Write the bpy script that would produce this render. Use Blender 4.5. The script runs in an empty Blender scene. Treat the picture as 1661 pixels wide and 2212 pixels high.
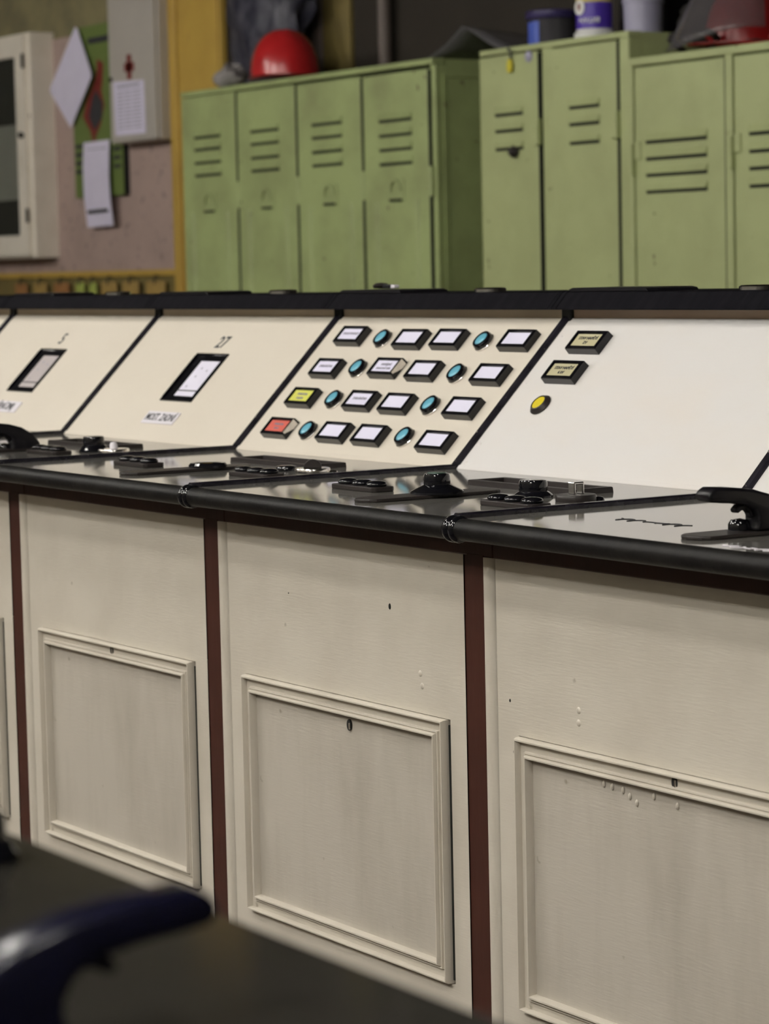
import bpy, math, random
from mathutils import Matrix, Vector
random.seed(7)
R = math.radians
scene = bpy.context.scene
col = scene.collection

# ------------------------------------------------------------------ camera, world, exposure
CAM = Vector((2.396, -1.6894, 1.1841))
yaw, pitch, roll, FPX = 1.0000647, 0.0904374, -0.0223347, 5800.0
Fw = Vector((-math.sin(yaw) * math.cos(pitch), math.cos(yaw) * math.cos(pitch), -math.sin(pitch)))
Rt = Fw.cross(Vector((0, 0, 1))).normalized(); Up = Rt.cross(Fw)
Rr = Rt * math.cos(roll) + Up * math.sin(roll); Ur = Up * math.cos(roll) - Rt * math.sin(roll)
cd = bpy.data.cameras.new('camera'); cam = bpy.data.objects.new('camera', cd); col.objects.link(cam)
cam.matrix_world = Matrix(((Rr.x, Ur.x, -Fw.x, CAM.x), (Rr.y, Ur.y, -Fw.y, CAM.y), (Rr.z, Ur.z, -Fw.z, CAM.z), (0, 0, 0, 1)))
cd.sensor_fit = 'VERTICAL'; cd.sensor_height = 22.3; cd.sensor_width = 22.3
cd.lens = FPX / 2212 * 22.3; cd.clip_start = 0.02; cd.clip_end = 60
cd.dof.use_dof = True; cd.dof.focus_distance = 3.05; cd.dof.aperture_fstop = 6.4
scene.camera = cam
wd = bpy.data.worlds.new('world'); scene.world = wd; wd.use_nodes = True
wd.node_tree.nodes['Background'].inputs[0].default_value = (0.5, 0.5, 0.52, 1)
wd.node_tree.nodes['Background'].inputs[1].default_value = 0.05
vs = scene.view_settings
vs.view_transform = 'Standard'; vs.look = 'None'; vs.gamma = 1; vs.use_curve_mapping = False
vs.exposure = 0.2
TUBE, TUBE_DIM = 165.0, 88.0 # emission of the fluorescent tubes (aisle row, row over the console turned down to balance panel brightness)
# fluorescent fixtures hang from the ceiling: (x, y)
FIXTURES = [(-7.0, -1.0), (-4.6, -1.8), (-2.2, -1.1), (0.2, -1.9), (2.6, -1.3),
            (-7.0, -3.4), (-4.6, -3.0), (-2.2, -3.7), (0.2, -3.0), (2.6, -3.7)]
CEIL = 3.3

# ------------------------------------------------------------------ helpers
class MB:
    def __init__(s): s.v = []; s.f = []; s.m = []
    def add(s, vs_, fs, mi=0):
        o = len(s.v); s.v += [tuple(v) for v in vs_]
        for f in fs: s.f.append([i + o for i in f]); s.m.append(mi)
        return s
    def box(s, x0, x1, y0, y1, z0, z1, mi=0):
        return s.add([(x0,y0,z0),(x1,y0,z0),(x1,y1,z0),(x0,y1,z0),(x0,y0,z1),(x1,y0,z1),(x1,y1,z1),(x0,y1,z1)],
                     [(0,3,2,1),(4,5,6,7),(0,1,5,4),(1,2,6,5),(2,3,7,6),(3,0,4,7)], mi)
    def prism(s, poly, d0, d1, fr=lambda a, b, d: (d, a, b)):
        n = len(poly)
        s.add([fr(a, b, d0) for a, b in poly] + [fr(a, b, d1) for a, b in poly],
              [tuple(range(n))[::-1], tuple(range(n, 2 * n))] + [(i, (i+1) % n, n + (i+1) % n, n + i) for i in range(n)])
        return s
    def lathe(s, prof, c=(0, 0, 0), n=24, sx=1, sy=1, cap=True):
        vs_ = []
        for r, h in prof:
            for i in range(n):
                a = 2 * math.pi * i / n
                vs_.append((c[0] + r * math.cos(a) * sx, c[1] + r * math.sin(a) * sy, c[2] + h))
        fs = []
        for k in range(len(prof) - 1):
            for i in range(n):
                fs.append((k*n + i, k*n + (i+1) % n, (k+1)*n + (i+1) % n, (k+1)*n + i))
        if cap:
            fs.append(tuple(range(n))[::-1]); fs.append(tuple(range((len(prof)-1)*n, len(prof)*n)))
        return s.add(vs_, fs)
    def tube(s, pts, rad, n=10, cap=True):
        pts = [Vector(p) for p in pts]; k = len(pts)
        rad = rad if isinstance(rad, (list, tuple)) else [rad] * k
        t0 = (pts[1] - pts[0]).normalized()
        a = t0.orthogonal().normalized(); vs_ = []
        for i in range(k):
            t = (pts[min(i+1, k-1)] - pts[max(i-1, 0)]).normalized()
            a = (a - t * a.dot(t)).normalized(); b = t.cross(a)
            for j in range(n):
                q = 2 * math.pi * j / n
                vs_.append(pts[i] + (a * math.cos(q) + b * math.sin(q)) * rad[i])
        fs = [(i*n + j, i*n + (j+1) % n, (i+1)*n + (j+1) % n, (i+1)*n + j) for i in range(k-1) for j in range(n)]
        if cap: fs += [tuple(range(n))[::-1], tuple(range((k-1)*n, k*n))]
        return s.add(vs_, fs)
    def frame(s, x0, x1, y0, y1, prof, fill=False, mi=0):
        # mitred frame in the local xy plane; prof = (inset, height) pairs
        vs_ = []
        for d, h in prof:
            vs_ += [(x0+d, y0+d, h), (x1-d, y0+d, h), (x1-d, y1-d, h), (x0+d, y1-d, h)]
        fs = [(k*4+i, k*4+(i+1) % 4, k*4+4+(i+1) % 4, k*4+4+i) for k in range(len(prof)-1) for i in range(4)]
        if fill: k = len(prof) - 1; fs.append((k*4, k*4+1, k*4+2, k*4+3))
        return s.add(vs_, fs, mi)
    def xf(s, M): s.v = [tuple(M @ Vector(v)) for v in s.v]; return s
    def mesh(s, name, smooth=0):
        me = bpy.data.meshes.new(name); me.from_pydata(s.v, [], s.f)
        me.polygons.foreach_set('material_index', s.m); me.update()
        if smooth:
            me.polygons.foreach_set('use_smooth', [True] * len(me.polygons)); me.set_sharp_from_angle(angle=R(smooth))
        return me

def tag(o, label=None, cat=None, group=None, kind=None):
    if label: o['label'] = label
    if cat: o['category'] = cat
    if group: o['group'] = group
    if kind: o['kind'] = kind
    return o
def link(name, me, parent=None, M=None):
    o = bpy.data.objects.new(name, me); col.objects.link(o)
    if parent: o.parent = parent
    if M is not None: o.matrix_local = M
    return o
def put(mb, name, mat, parent=None, M=None, smooth=0, bevel=0, seg=2):
    me = mb.mesh(name, smooth)
    for m in (mat if isinstance(mat, (list, tuple)) else [mat]): me.materials.append(m)
    o = link(name, me, parent, M)
    if bevel:
        b = o.modifiers.new('bevel', 'BEVEL'); b.width = bevel; b.segments = seg; b.limit_method = 'ANGLE'; b.angle_limit = R(40)
        b.harden_normals = False
    return o
def clone(o, parent, M=None):
    c = o.copy(); col.objects.link(c); c.parent = parent
    if M is not None: c.matrix_local = M
    for ch in list(o.children): clone(ch, c)
    return c
def empty(name, loc=(0, 0, 0), label=None, cat=None, group=None, rz=0):
    e = bpy.data.objects.new(name, None); col.objects.link(e); e.location = loc; e.rotation_euler = (0, 0, rz); e.empty_display_size = .1
    return tag(e, label, cat, group)
def text_mesh(s, size, depth=.0003):
    cu = bpy.data.curves.new('txt', 'FONT'); cu.body = s; cu.size = size; cu.extrude = depth; cu.align_x = 'CENTER'; cu.align_y = 'CENTER'; cu.resolution_u = 2; cu.offset = size * .012
    o = bpy.data.objects.new('txt', cu); col.objects.link(o)
    dg = bpy.context.evaluated_depsgraph_get(); me = bpy.data.meshes.new_from_object(o.evaluated_get(dg))
    bpy.data.objects.remove(o); return me
def put_text(s, size, mat, name, parent, M, sx=1, sy=1):
    me = text_mesh(s, size); me.transform(Matrix.Diagonal((sx, sy, 1, 1))); me.materials.clear(); me.materials.append(mat)
    return link(name, me, parent, M)
T = Matrix.Translation

# ------------------------------------------------------------------ materials
def N(nt, t, **kw):
    n = nt.nodes.new(t)
    for k, v in kw.items(): setattr(n, k, v)
    return n
def mat(name, c, rough=.5, metal=0, spec=.5, var=None, vs_=8, vamt=.5, stretch=(1, 1, 1), spots=None, sscale=60, sthr=.62, bump=0, bscale=200, bstretch=(1, 1, 1), coat=0, emit=0, rvar=0, ior=1.5, trans=0, alpha=1):
    m = bpy.data.materials.new(name); m.use_nodes = True; nt = m.node_tree; L = nt.links
    b = nt.nodes['Principled BSDF']
    b.inputs['Base Color'].default_value = (*c, 1); b.inputs['Roughness'].default_value = rough; b.inputs['Metallic'].default_value = metal
    b.inputs['Specular IOR Level'].default_value = spec; b.inputs['IOR'].default_value = ior; b.inputs['Coat Weight'].default_value = coat
    b.inputs['Transmission Weight'].default_value = trans; b.inputs['Alpha'].default_value = alpha
    if emit: b.inputs['Emission Color'].default_value = (*c, 1); b.inputs['Emission Strength'].default_value = emit
    if var or spots or bump or rvar:
        tc = N(nt, 'ShaderNodeTexCoord'); geo = tc.outputs['Object']
        src = None
        if var:
            mp = N(nt, 'ShaderNodeMapping'); mp.inputs['Scale'].default_value = stretch; L.new(geo, mp.inputs[0])
            nz = N(nt, 'ShaderNodeTexNoise'); nz.inputs['Scale'].default_value = vs_; nz.inputs['Detail'].default_value = 6; nz.inputs['Roughness'].default_value = .6
            L.new(mp.outputs[0], nz.inputs[0])
            rp = N(nt, 'ShaderNodeValToRGB'); rp.color_ramp.elements[0].position = .42; rp.color_ramp.elements[1].position = .72
            rp.color_ramp.elements[1].color = (vamt, vamt, vamt, 1); L.new(nz.outputs[0], rp.inputs[0])
            mx = N(nt, 'ShaderNodeMix', data_type='RGBA'); mx.inputs[6].default_value = (*c, 1); mx.inputs[7].default_value = (*var, 1)
            L.new(rp.outputs[0], mx.inputs[0]); src = mx.outputs[2]
            if rvar:
                ma = N(nt, 'ShaderNodeMath', operation='MULTIPLY_ADD'); L.new(nz.outputs[0], ma.inputs[0]); ma.inputs[1].default_value = rvar; ma.inputs[2].default_value = rough - rvar * .5
                L.new(ma.outputs[0], b.inputs['Roughness'])
        if spots:
            n2 = N(nt, 'ShaderNodeTexNoise'); n2.inputs['Scale'].default_value = sscale; n2.inputs['Detail'].default_value = 3; L.new(geo, n2.inputs[0])
            r2 = N(nt, 'ShaderNodeValToRGB'); r2.color_ramp.elements[0].position = sthr; r2.color_ramp.elements[1].position = sthr + .06; L.new(n2.outputs[0], r2.inputs[0])
            m2 = N(nt, 'ShaderNodeMix', data_type='RGBA'); m2.inputs[7].default_value = (*spots, 1)
            if src is not None: L.new(src, m2.inputs[6])
            else: m2.inputs[6].default_value = (*c, 1)
            L.new(r2.outputs[0], m2.inputs[0]); src = m2.outputs[2]
        if src is not None: L.new(src, b.inputs['Base Color'])
        if bump:
            mp2 = N(nt, 'ShaderNodeMapping'); mp2.inputs['Scale'].default_value = bstretch; L.new(geo, mp2.inputs[0])
            n3 = N(nt, 'ShaderNodeTexNoise'); n3.inputs['Scale'].default_value = bscale; n3.inputs['Detail'].default_value = 3; L.new(mp2.outputs[0], n3.inputs[0])
            bp = N(nt, 'ShaderNodeBump'); bp.inputs['Strength'].default_value = bump; bp.inputs['Distance'].default_value = .002
            L.new(n3.outputs[0], bp.inputs['Height']); L.new(bp.outputs[0], b.inputs['Normal'])
    return m
M_ = {}
M_['cream'] = mat('cream_paint', (.585, .54, .462), .42, var=(.41, .365, .30), vs_=5, vamt=.45, spots=(.30, .26, .20), sscale=34, sthr=.73, bump=.14, bscale=170, bstretch=(.25, 1, 2.5))
M_['cream_door'] = mat('cream_door_paint', (.485, .446, .385), .42, var=(.29, .26, .21), vs_=7, vamt=.5, stretch=(1.6, 1, .45), spots=(.30, .26, .20), sscale=40, sthr=.72, bump=.12, bscale=170, bstretch=(.25, 1, 2.5))
M_['cream_slope'] = mat('cream_panel_paint', (.70, .642, .552), .38, var=(.64, .58, .49), vs_=4, vamt=.5, bump=.15, bscale=60, bstretch=(.3, 1, 1))
M_['white_slope'] = mat('white_brushed_paint', (.73, .71, .695), .34, var=(.74, .675, .605), vs_=3, vamt=.6, stretch=(1, 2, 2), bump=.08, bscale=50, bstretch=(.2, 1.5, 1.5))
M_['fillet'] = mat('fillet_paint', (.74, .61, .44), .45, var=(.60, .48, .35), vs_=10)
M_['fillet_brown'] = mat('fillet_brown_paint', (.60, .43, .31), .45, var=(.72, .60, .46), vs_=7)
M_['brown'] = mat('brown_paint', (.048, .0155, .010), .45, spec=.22, var=(.030, .011, .008), vs_=9, bump=.2, bscale=60, bstretch=(1, 1, .2))
M_['black'] = mat('black_plastic', (.006, .0055, .0075), .32, spec=.25, var=(.011, .010, .012), vs_=20)
M_['gloss'] = mat('black_gloss', (.005, .005, .007), .08, spec=.4)
M_['nosing'] = mat('worn_black_nosing', (.006, .0055, .0055), .45, spec=.10, var=(.018, .017, .015), vs_=18, vamt=.7, spots=(.14, .13, .11), sscale=110, sthr=.75, bump=.2, bscale=120)
M_['capblk'] = mat('scratched_black_cap', (.005, .0048, .0065), .6, spec=.03, var=(.012, .011, .014), vs_=26, vamt=.7, stretch=(3, .5, .5), spots=(.06, .055, .055), sscale=80, sthr=.80)
M_['divider'] = mat('worn_black_divider', (.007, .006, .010), .25, spec=.3, var=(.03, .027, .036), vs_=40, vamt=.6, spots=(.30, .26, .22), sscale=160, sthr=.70)
M_['desk'] = mat('dark_glossy_laminate', (.165, .157, .143), .07, spec=.6, ior=1.6, var=(.16, .15, .13), vs_=6, rvar=.06)
M_['grey'] = mat('dark_grey_plastic', (.022, .018, .017), .40, spec=.25, var=(.032, .027, .025), vs_=30)
M_['chrome'] = mat('chrome', (.72, .70, .68), .18, metal=1, var=(.4, .38, .36), vs_=60)
M_['lampwhite'] = mat('white_lamp_lens', (.80, .78, .95), .35, var=(.70, .68, .86), vs_=14)
M_['lampcream'] = mat('cream_lamp_lens', (.52, .48, .30), .35)
M_['lampyellow'] = mat('yellow_lamp_lens', (.66, .66, .13), .35)
M_['lampred'] = mat('red_lamp_lens', (.62, .13, .10), .35)
M_['blue'] = mat('blue_button_lens', (.14, .42, .55), .22)
M_['yellowbtn'] = mat('yellow_button_lens', (.68, .55, .02), .35)
M_['paper'] = mat('white_paper', (.72, .70, .82), .8, var=(.60, .58, .70), vs_=12)
M_['greypaper'] = mat('grey_paper', (.42, .38, .38), .8, var=(.36, .32, .32), vs_=12)
M_['ink'] = mat('dark_ink', (.03, .03, .035), .7)
M_['greyink'] = mat('grey_ink', (.30, .29, .36), .8)
M_['plate'] = mat('white_engraved_plate', (.74, .71, .76), .4)
M_['dark'] = mat('dark_interior', (.008, .008, .007), .9)
M_['green'] = mat('green_locker_paint', (.335, .40, .172), .45, var=(.215, .238, .106), vs_=5, vamt=.75, spots=(.11, .10, .05), sscale=22, sthr=.70, bump=.1, bscale=30)
M_['green2'] = mat('light_green_locker_paint', (.39, .435, .21), .45, var=(.28, .30, .14), vs_=4, vamt=.6, spots=(.14, .13, .07), sscale=26, sthr=.71, bump=.1, bscale=30)
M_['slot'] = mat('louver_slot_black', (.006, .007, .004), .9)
M_['red'] = mat('red_helmet_shell', (.46, .018, .020), .25, var=(.30, .013, .015), vs_=8)
M_['red2'] = mat('bright_red_shell', (.58, .03, .02), .3)
M_['yellow'] = mat('yellow_wood_paint', (.50, .33, .065), .5, var=(.36, .22, .045), vs_=4, spots=(.18, .11, .04), sscale=14, sthr=.72)
M_['olive'] = mat('olive_wall_plaster', (.23, .20, .10), .8, var=(.12, .105, .06), vs_=5, vamt=1, bump=.3, bscale=40)
M_['pink'] = mat('pinkish_wall_panel', (.41, .305, .27), .75, var=(.30, .22, .195), vs_=5, spots=(.25, .19, .175), sscale=30)
M_['brownwall'] = mat('dark_brown_wall', (.028, .023, .018), .8, spec=.2, var=(.020, .017, .014), vs_=3)
M_['strip'] = mat('pinkish_grey_strip', (.10, .078, .068), .6)
M_['wall'] = mat('wall_paint', (.16, .15, .12), .8, var=(.12, .11, .09), vs_=2)
M_['ceil'] = mat('ceiling_paint', (.10, .098, .09), .9)
M_['floor'] = mat('brown_linoleum', (.10, .075, .055), .35, var=(.07, .05, .04), vs_=3)
M_['cabpaint'] = mat('ivory_cabinet_paint', (.82, .76, .66), .5, var=(.66, .60, .50), vs_=9, spots=(.2, .16, .11), sscale=24, sthr=.72)
M_['boxpaint'] = mat('grey_ivory_box_paint', (.44, .41, .37), .5, var=(.38, .35, .32), vs_=6)
M_['glass'] = mat('cabinet_glass', (.9, .95, .92), .05, trans=1, ior=1.45)
M_['poster'] = mat('green_poster_print', (.13, .18, .045), .6)
M_['posterred'] = mat('red_poster_print', (.17, .018, .014), .6)
M_['wallpaper_sheet'] = mat('grey_white_paper', (.72, .68, .84), .8, var=(.63, .59, .74), vs_=12)
M_['tagy'] = mat('ochre_tag', (.36, .24, .07), .6, var=(.25, .16, .05), vs_=20)
M_['tago'] = mat('orange_tag', (.34, .16, .05), .6, var=(.2, .11, .05), vs_=20)
M_['tagg'] = mat('lime_tag', (.36, .42, .09), .6, var=(.25, .3, .06), vs_=20)
M_['rack'] = mat('olive_rack_board', (.17, .13, .04), .6, var=(.09, .07, .03), vs_=8)
M_['plastic'] = mat('crumpled_dark_plastic', (.018, .018, .032), .42, spec=.25, var=(.15, .145, .17), vs_=12, vamt=.6, stretch=(1, 1, .6), bump=1, bscale=16)
M_['clearplastic'] = mat('crumpled_clear_plastic', (.33, .31, .30), .25, var=(.15, .14, .15), vs_=14, bump=.8, bscale=20)
M_['visor'] = mat('smoky_visor', (.13, .12, .125), .15, alpha=.40)
M_['sheet'] = mat('smoky_sheet', (.11, .105, .11), .16, spec=.6)
M_['bluelid'] = mat('navy_lid', (.03, .022, .09), .35)
M_['bluelabel'] = mat('blue_label', (.05, .09, .42), .5)
M_['purple'] = mat('violet_label', (.055, .02, .32), .45)
M_['yellowlabel'] = mat('yellow_label', (.52, .42, .10), .5)
M_['smokyjar'] = mat('smoky_container', (.05, .048, .055), .15)
M_['bucket'] = mat('lavender_grey_plastic', (.32, .31, .42), .4)
M_['glove'] = mat('dark_cloth', (.018, .016, .015), .9, var=(.05, .045, .035), vs_=30, bump=.6, bscale=60)
M_['ttube'] = mat('fluorescent_tube', (1.0, .965, .90), .5, emit=TUBE)
M_['ttube_dim'] = mat('dim_fluorescent_tube', (1.0, .965, .90), .5, emit=TUBE_DIM)
M_['enamel'] = mat('white_enamel', (.7, .7, .68), .4)
M_['keyy'] = mat('yellow_tag_plastic', (.55, .48, .03), .4)
M_['fgblack'] = mat('foreground_black', (.004, .004, .014), .22, spec=.28)

# ------------------------------------------------------------------ room
X0, X1, Y0, Y1 = -10.0, 4.6, -4.2, 3.4
def struct(mb, name, m, **k): return tag(put(mb, name, m, **k), kind='structure')
struct(MB().box(X0, X1, Y0, Y1, -.1, 0), 'floor', M_['floor'])
struct(MB().box(X0, X1, Y0, Y1, CEIL, CEIL + .1), 'ceiling', M_['ceil'])
struct(MB().box(-6.6, X1, Y1, Y1 + .1, 0, CEIL), 'wall_back', M_['brownwall'])
struct(MB().box(X0, -6.6, Y1, Y1 + .1, 0, CEIL), 'wall_rear', M_['olive'])
struct(MB().box(X0, X1, Y0 - .1, Y0, 0, CEIL), 'wall_front', M_['wall'])
struct(MB().box(X0 - .1, X0, Y0, Y1, 0, CEIL), 'wall_left', M_['wall'])
struct(MB().box(X1, X1 + .1, Y0, Y1, 0, CEIL), 'wall_right', M_['wall'])
# pink hardboard panel on the rear wall, yellow pilaster, wall strips
struct(MB().box(X0, -6.962, 3.392, 3.4, 1.2, 2.182), 'trim_1', M_['pink'])
pil = tag(put(MB().box(-6.9, -6.56, 3.372, 3.4, 0, CEIL), 'trim_2', M_['yellow'], bevel=.004), kind='structure')
put(MB().box(-6.962, -6.9, 3.36, 3.4, 0, CEIL), 'edge_moulding', M_['yellow'], pil, bevel=.008)
put(MB().box(-6.63, -6.575, 3.364, 3.372, 0, CEIL), 'inner_moulding', M_['yellow'], pil, bevel=.003)
struct(MB().box(-5.90, -5.84, 3.37, 3.4, 0, CEIL), 'trim_3', M_['strip'], bevel=.006)
struct(MB().tube([(-5.40, 3.36, 0), (-5.40, 3.36, CEIL)], .024, 16), 'trim_4', M_['strip'], smooth=60)
struct(MB().box(-5.84, -5.66, 3.385, 3.4, 0, CEIL), 'trim_5', M_['rack'])

def fixture(x, y):
    e = empty('ceiling_light', (x, y, CEIL), 'white twin-tube fluorescent fixture hanging under the ceiling', 'lamp', 'fluorescent ceiling lights')
    hb = MB(); hb.prism([(-.11, -.02), (-.13, -.05), (-.05, -.09), (.05, -.09), (.13, -.05), (.11, -.02)], -.64, .64)
    put(hb, 'housing', M_['enamel'], e)
    put(MB().box(-.5, .5, -.02, .02, -.02, 0), 'mounting_bracket', M_['enamel'], e)
    for s in (-1, 1):
        put(MB().tube([(-.6, s*.085, -.115), (.6, s*.085, -.115)], .013, 8), 'tube', M_['ttube' if y < -2 else 'ttube_dim'], e, smooth=60)
        for q in (-1, 1): put(MB().box(q*.615 - .015, q*.615 + .015, s*.085 - .014, s*.085 + .014, -.13, -.07), 'tube_socket', M_['enamel'], e)
for p in FIXTURES: fixture(*p)

# ------------------------------------------------------------------ control console
W = .6
YD, ZD, YT, ZT = .3471, .9121, .5437, 1.1107
SL = math.hypot(YT - YD, ZT - ZD)
vy, vz = (YT - YD) / SL, (ZT - ZD) / SL
MS = Matrix(((1, 0, 0, 0), (0, vy, -vz, YD), (0, vz, vy, ZD), (0, 0, 0, 1)))      # slope frame: x, up the slope, outwards
MF = Matrix(((1, 0, 0, 0), (0, 0, -1, 0), (0, 1, 0, 0), (0, 0, 0, 1)))             # front frame: x, z, outwards
DX0, DX1, DZ0, DZ1 = .0278, .4879, .3644, .6706          # door
def share(cache={}):
    return cache
def halfround(d0, d1, h, base0, base1, n=5):
    return [(d0 + (d1 - d0) * (1 - math.cos(math.pi * i / n)) / 2, (base0 if i <= n/2 else base1) + (h - (base0 if i <= n/2 else base1)) * math.sin(math.pi * i / n)) for i in range(n + 1)]

def oval(u0, u1, y0, y1, n=8):
    # stadium outline, long side along y
    r = (u1 - u0) / 2; c = (u0 + u1) / 2; p = []
    for i in range(n + 1): a = math.pi + math.pi * i / n; p.append((c + r * math.cos(a), y0 + r + r * math.sin(a)))
    for i in range(n + 1): a = math.pi * i / n; p.append((c + r * math.cos(a), y1 - r + r * math.sin(a)))
    return p
flat = lambda a, b, d: (a, b, d)
DKZ = .9125

def console(k, label, slope_mat, keyhole, top_fillet='fillet'):
    e = empty('console_unit', (k * W, 0, 0), label, 'console', 'control console units')
    # carcass and front
    put(MB().box(-.01, .58, .05, .62, .02, .86), 'carcass', M_['dark'], e)
    px0, px1, pz0, pz1 = -.012, .5255, .09, .8637   # panel; the stile closes the unit on the right
    fp = MB()
    hx0, hx1, hz0, hz1 = DX0 - .0008, DX1 + .0055, DZ0 - .0008, DZ1 + .0008
    def ring(y): return [(px0, y, pz0), (px1, y, pz0), (px1, y, pz1), (px0, y, pz1), (hx0, y, hz0), (hx1, y, hz0), (hx1, y, hz1), (hx0, y, hz1)]
    fp.add(ring(0) + ring(.02), [(0, 1, 5, 4), (1, 2, 6, 5), (2, 3, 7, 6), (3, 0, 4, 7), (4, 5, 13, 12), (5, 6, 14, 13), (6, 7, 15, 14), (7, 4, 12, 15)])
    put(fp, 'front_panel', M_['cream'], e)
    st = MB().prism([(-.03, .004), (-.031, -.0035), (-.026, -.005), (-.018, -.004), (-.0135, .001), (-.012, .004)], .09, .8637, lambda a, b, d: (a, b, d))
    put(st, 'edge_strip', M_['cream'], e, M=T((W, 0, 0)), smooth=50)
    sm = MB().box(-.0745, -.0625, .0012, .02, .09, .866).box(-.0618, -.03, -.004, .02, .09, .866).box(-.0625, -.0618, .001, .02, .09, .866)
    put(sm, 'stile', M_['brown'], e, M=T((W, 0, 0)), bevel=.0012, seg=1)
    put(MB().box(-.012, W - .012, -.0035, .02, .8637, .889), 'top_rail', M_['brown'], e, bevel=.0015, seg=1)
    put(MB().box(-.012, W - .012, .03, .06, 0, .09), 'plinth', M_['black'], e)
    # door with mitred double-bead moulding
    d = put(MB().box(DX0 + .018, DX1 - .018, .001, .016, DZ0 + .018, DZ1 - .018), 'door', M_['cream_door'], e)
    prof = [(0, -.012)] + halfround(0, .0050, .0098, .001, .0022) + [(.0140, .0020), (.0148, .0052), (.0164, .0052), (.0172, .0040)] + halfround(.0174, .0226, .0092, .0036, -.001)
    put(MB().box(DX1 + .0002, DX1 + .0053, .0006, .02, DZ0 + .004, DZ1 - .006), 'door_gap_shade', M_['slot'], d)  # black strip laid in the open gap beside the door, painting its shade
    put(MB().frame(DX0, DX1, DZ0, DZ1, prof).xf(MF), 'moulding', M_['cream'], d, smooth=50)
    kh = MB().lathe([(.0001, .0004), (.0052, .0004), (.0060, 0), (.0060, -.004)], (0, 0, 0), 14, .8, 1.15, cap=False)
    put(kh, 'keyhole', M_['dark'], d, M=MF @ T((keyhole[0], keyhole[1], keyhole[2])), smooth=40)
    put(MB().box(.0016, .0034, -.005, .003, .0002, .0016), 'keyhole_tongue', M_['chrome'], d, M=MF @ T((keyhole[0], keyhole[1], keyhole[2])))
    # desk, nosing, dividers
    put(MB().prism([(-.058, .893), (YD + .02, .893), (YD + .02, DKZ), (-.058, DKZ)], -.0118, W - .0122), 'desktop', M_['desk'], e)
    nose = [(-.058 + .0125 * math.cos(a), .901 + .0122 * math.sin(a)) for a in [2 * math.pi * i / 24 for i in range(24)]]
    put(MB().prism(nose, -.0115, W - .0125), 'nosing', M_['nosing'], e, smooth=40)
    rg = MB()
    for q in (-.006, .005):
        rg.lathe([(.0122, -.0055), (.0146, -.003), (.0152, 0), (.0146, .003), (.0122, .0055)], n=28)
        rg.v[-28*5:] = [(z + q, -.058 + x, .901 + y) for x, y, z in rg.v[-28*5:]]
    put(rg, 'nosing_joint', M_['gloss'], e, smooth=50)
    put(MB().prism([(-.006, .910), (.006, .910), (.006, .9165), (.0035, .9185), (-.0035, .9185), (-.006, .9165)], -.058, YD, lambda a, b, dd: (a, dd, b)), 'desk_divider', M_['divider'], e, smooth=30)
    # sloping panel
    put(MB().box(-.0115, W - .0122, .0, SL, -.012, 0).box(-.0115, W - .0122, .0, .0075, -.012, .0012), 'sloping_panel', slope_mat, e, M=MS, bevel=.0008, seg=1)
    put(MB().prism([(-.0068, -.01), (.0068, -.01), (.0068, .002), (.0045, .005), (-.0045, .005), (-.0068, .002)], -.002, SL + .004, lambda a, b, dd: (a, dd, b)), 'slope_divider', M_['divider'], e, M=MS, smooth=30)
    put(MB().box(-.0105, .0115, .5385, .56, 1.104, 1.126), 'divider_block', M_['gloss'], e, bevel=.003)
    # cap
    put(MB().box(-.0118, W - .0122, .5450, .56, 1.103, 1.124), 'fillet', M_[top_fillet], e)
    cp = [(.5165, 1.1222), (.5165, 1.1240), (.5360, 1.1452), (.5400, 1.1462), (.72, 1.1462), (.72, 1.1222)]
    put(MB().prism(cp, -.0116, W - .0124), 'cap', M_['capblk'], e, smooth=30)
    j = MB()
    for q in (-.006, .005): j.prism([(a - .0012, b) if i < 2 else (a, b + .0012) for i, (a, b) in enumerate(cp[:5])] + [(.72, 1.1222)], q - .004, q + .004)
    put(j, 'cap_joint', M_['capblk'], e, bevel=.0015, seg=1)
    put(MB().box(-.0118, W - .0122, .70, .72, .05, 1.122), 'rear_panel', M_['cream'], e)
    return e

def on_desk(e, kind):
    pass
units = {}
units[-5] = console(-5, 'farthest cream console unit, only a panel corner showing at left picture edge', M_['cream_slope'], (.26, .66, .003))
units[-4] = console(-4, 'cream console unit with small meter window marked 5 in its panel', M_['cream_slope'], (.26, .661, .003))
units[-3] = console(-3, 'cream console unit with meter window marked 27 above a white nameplate', M_['cream_slope'], (.26, .661, .003))
units[-2] = console(-2, 'cream console unit with rows of framed lamps and blue round buttons', M_['cream_slope'], (.2545, .6612, .0026))
units[-1] = console(-1, 'console unit with nearly blank white sloping panel and one yellow button', M_['white_slope'], (.276, .6370, .0012), 'fillet_brown')
units[0] = console(0, 'nearest console unit at right edge with black lever handle on its desktop', M_['white_slope'], (.299, .6605, .0026), 'fillet_brown')

units[1] = console(1, 'last console unit, right of the lever handle unit and past the picture edge', M_['cream_slope'], (.276, .6605, .0026), 'fillet_brown')
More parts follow.
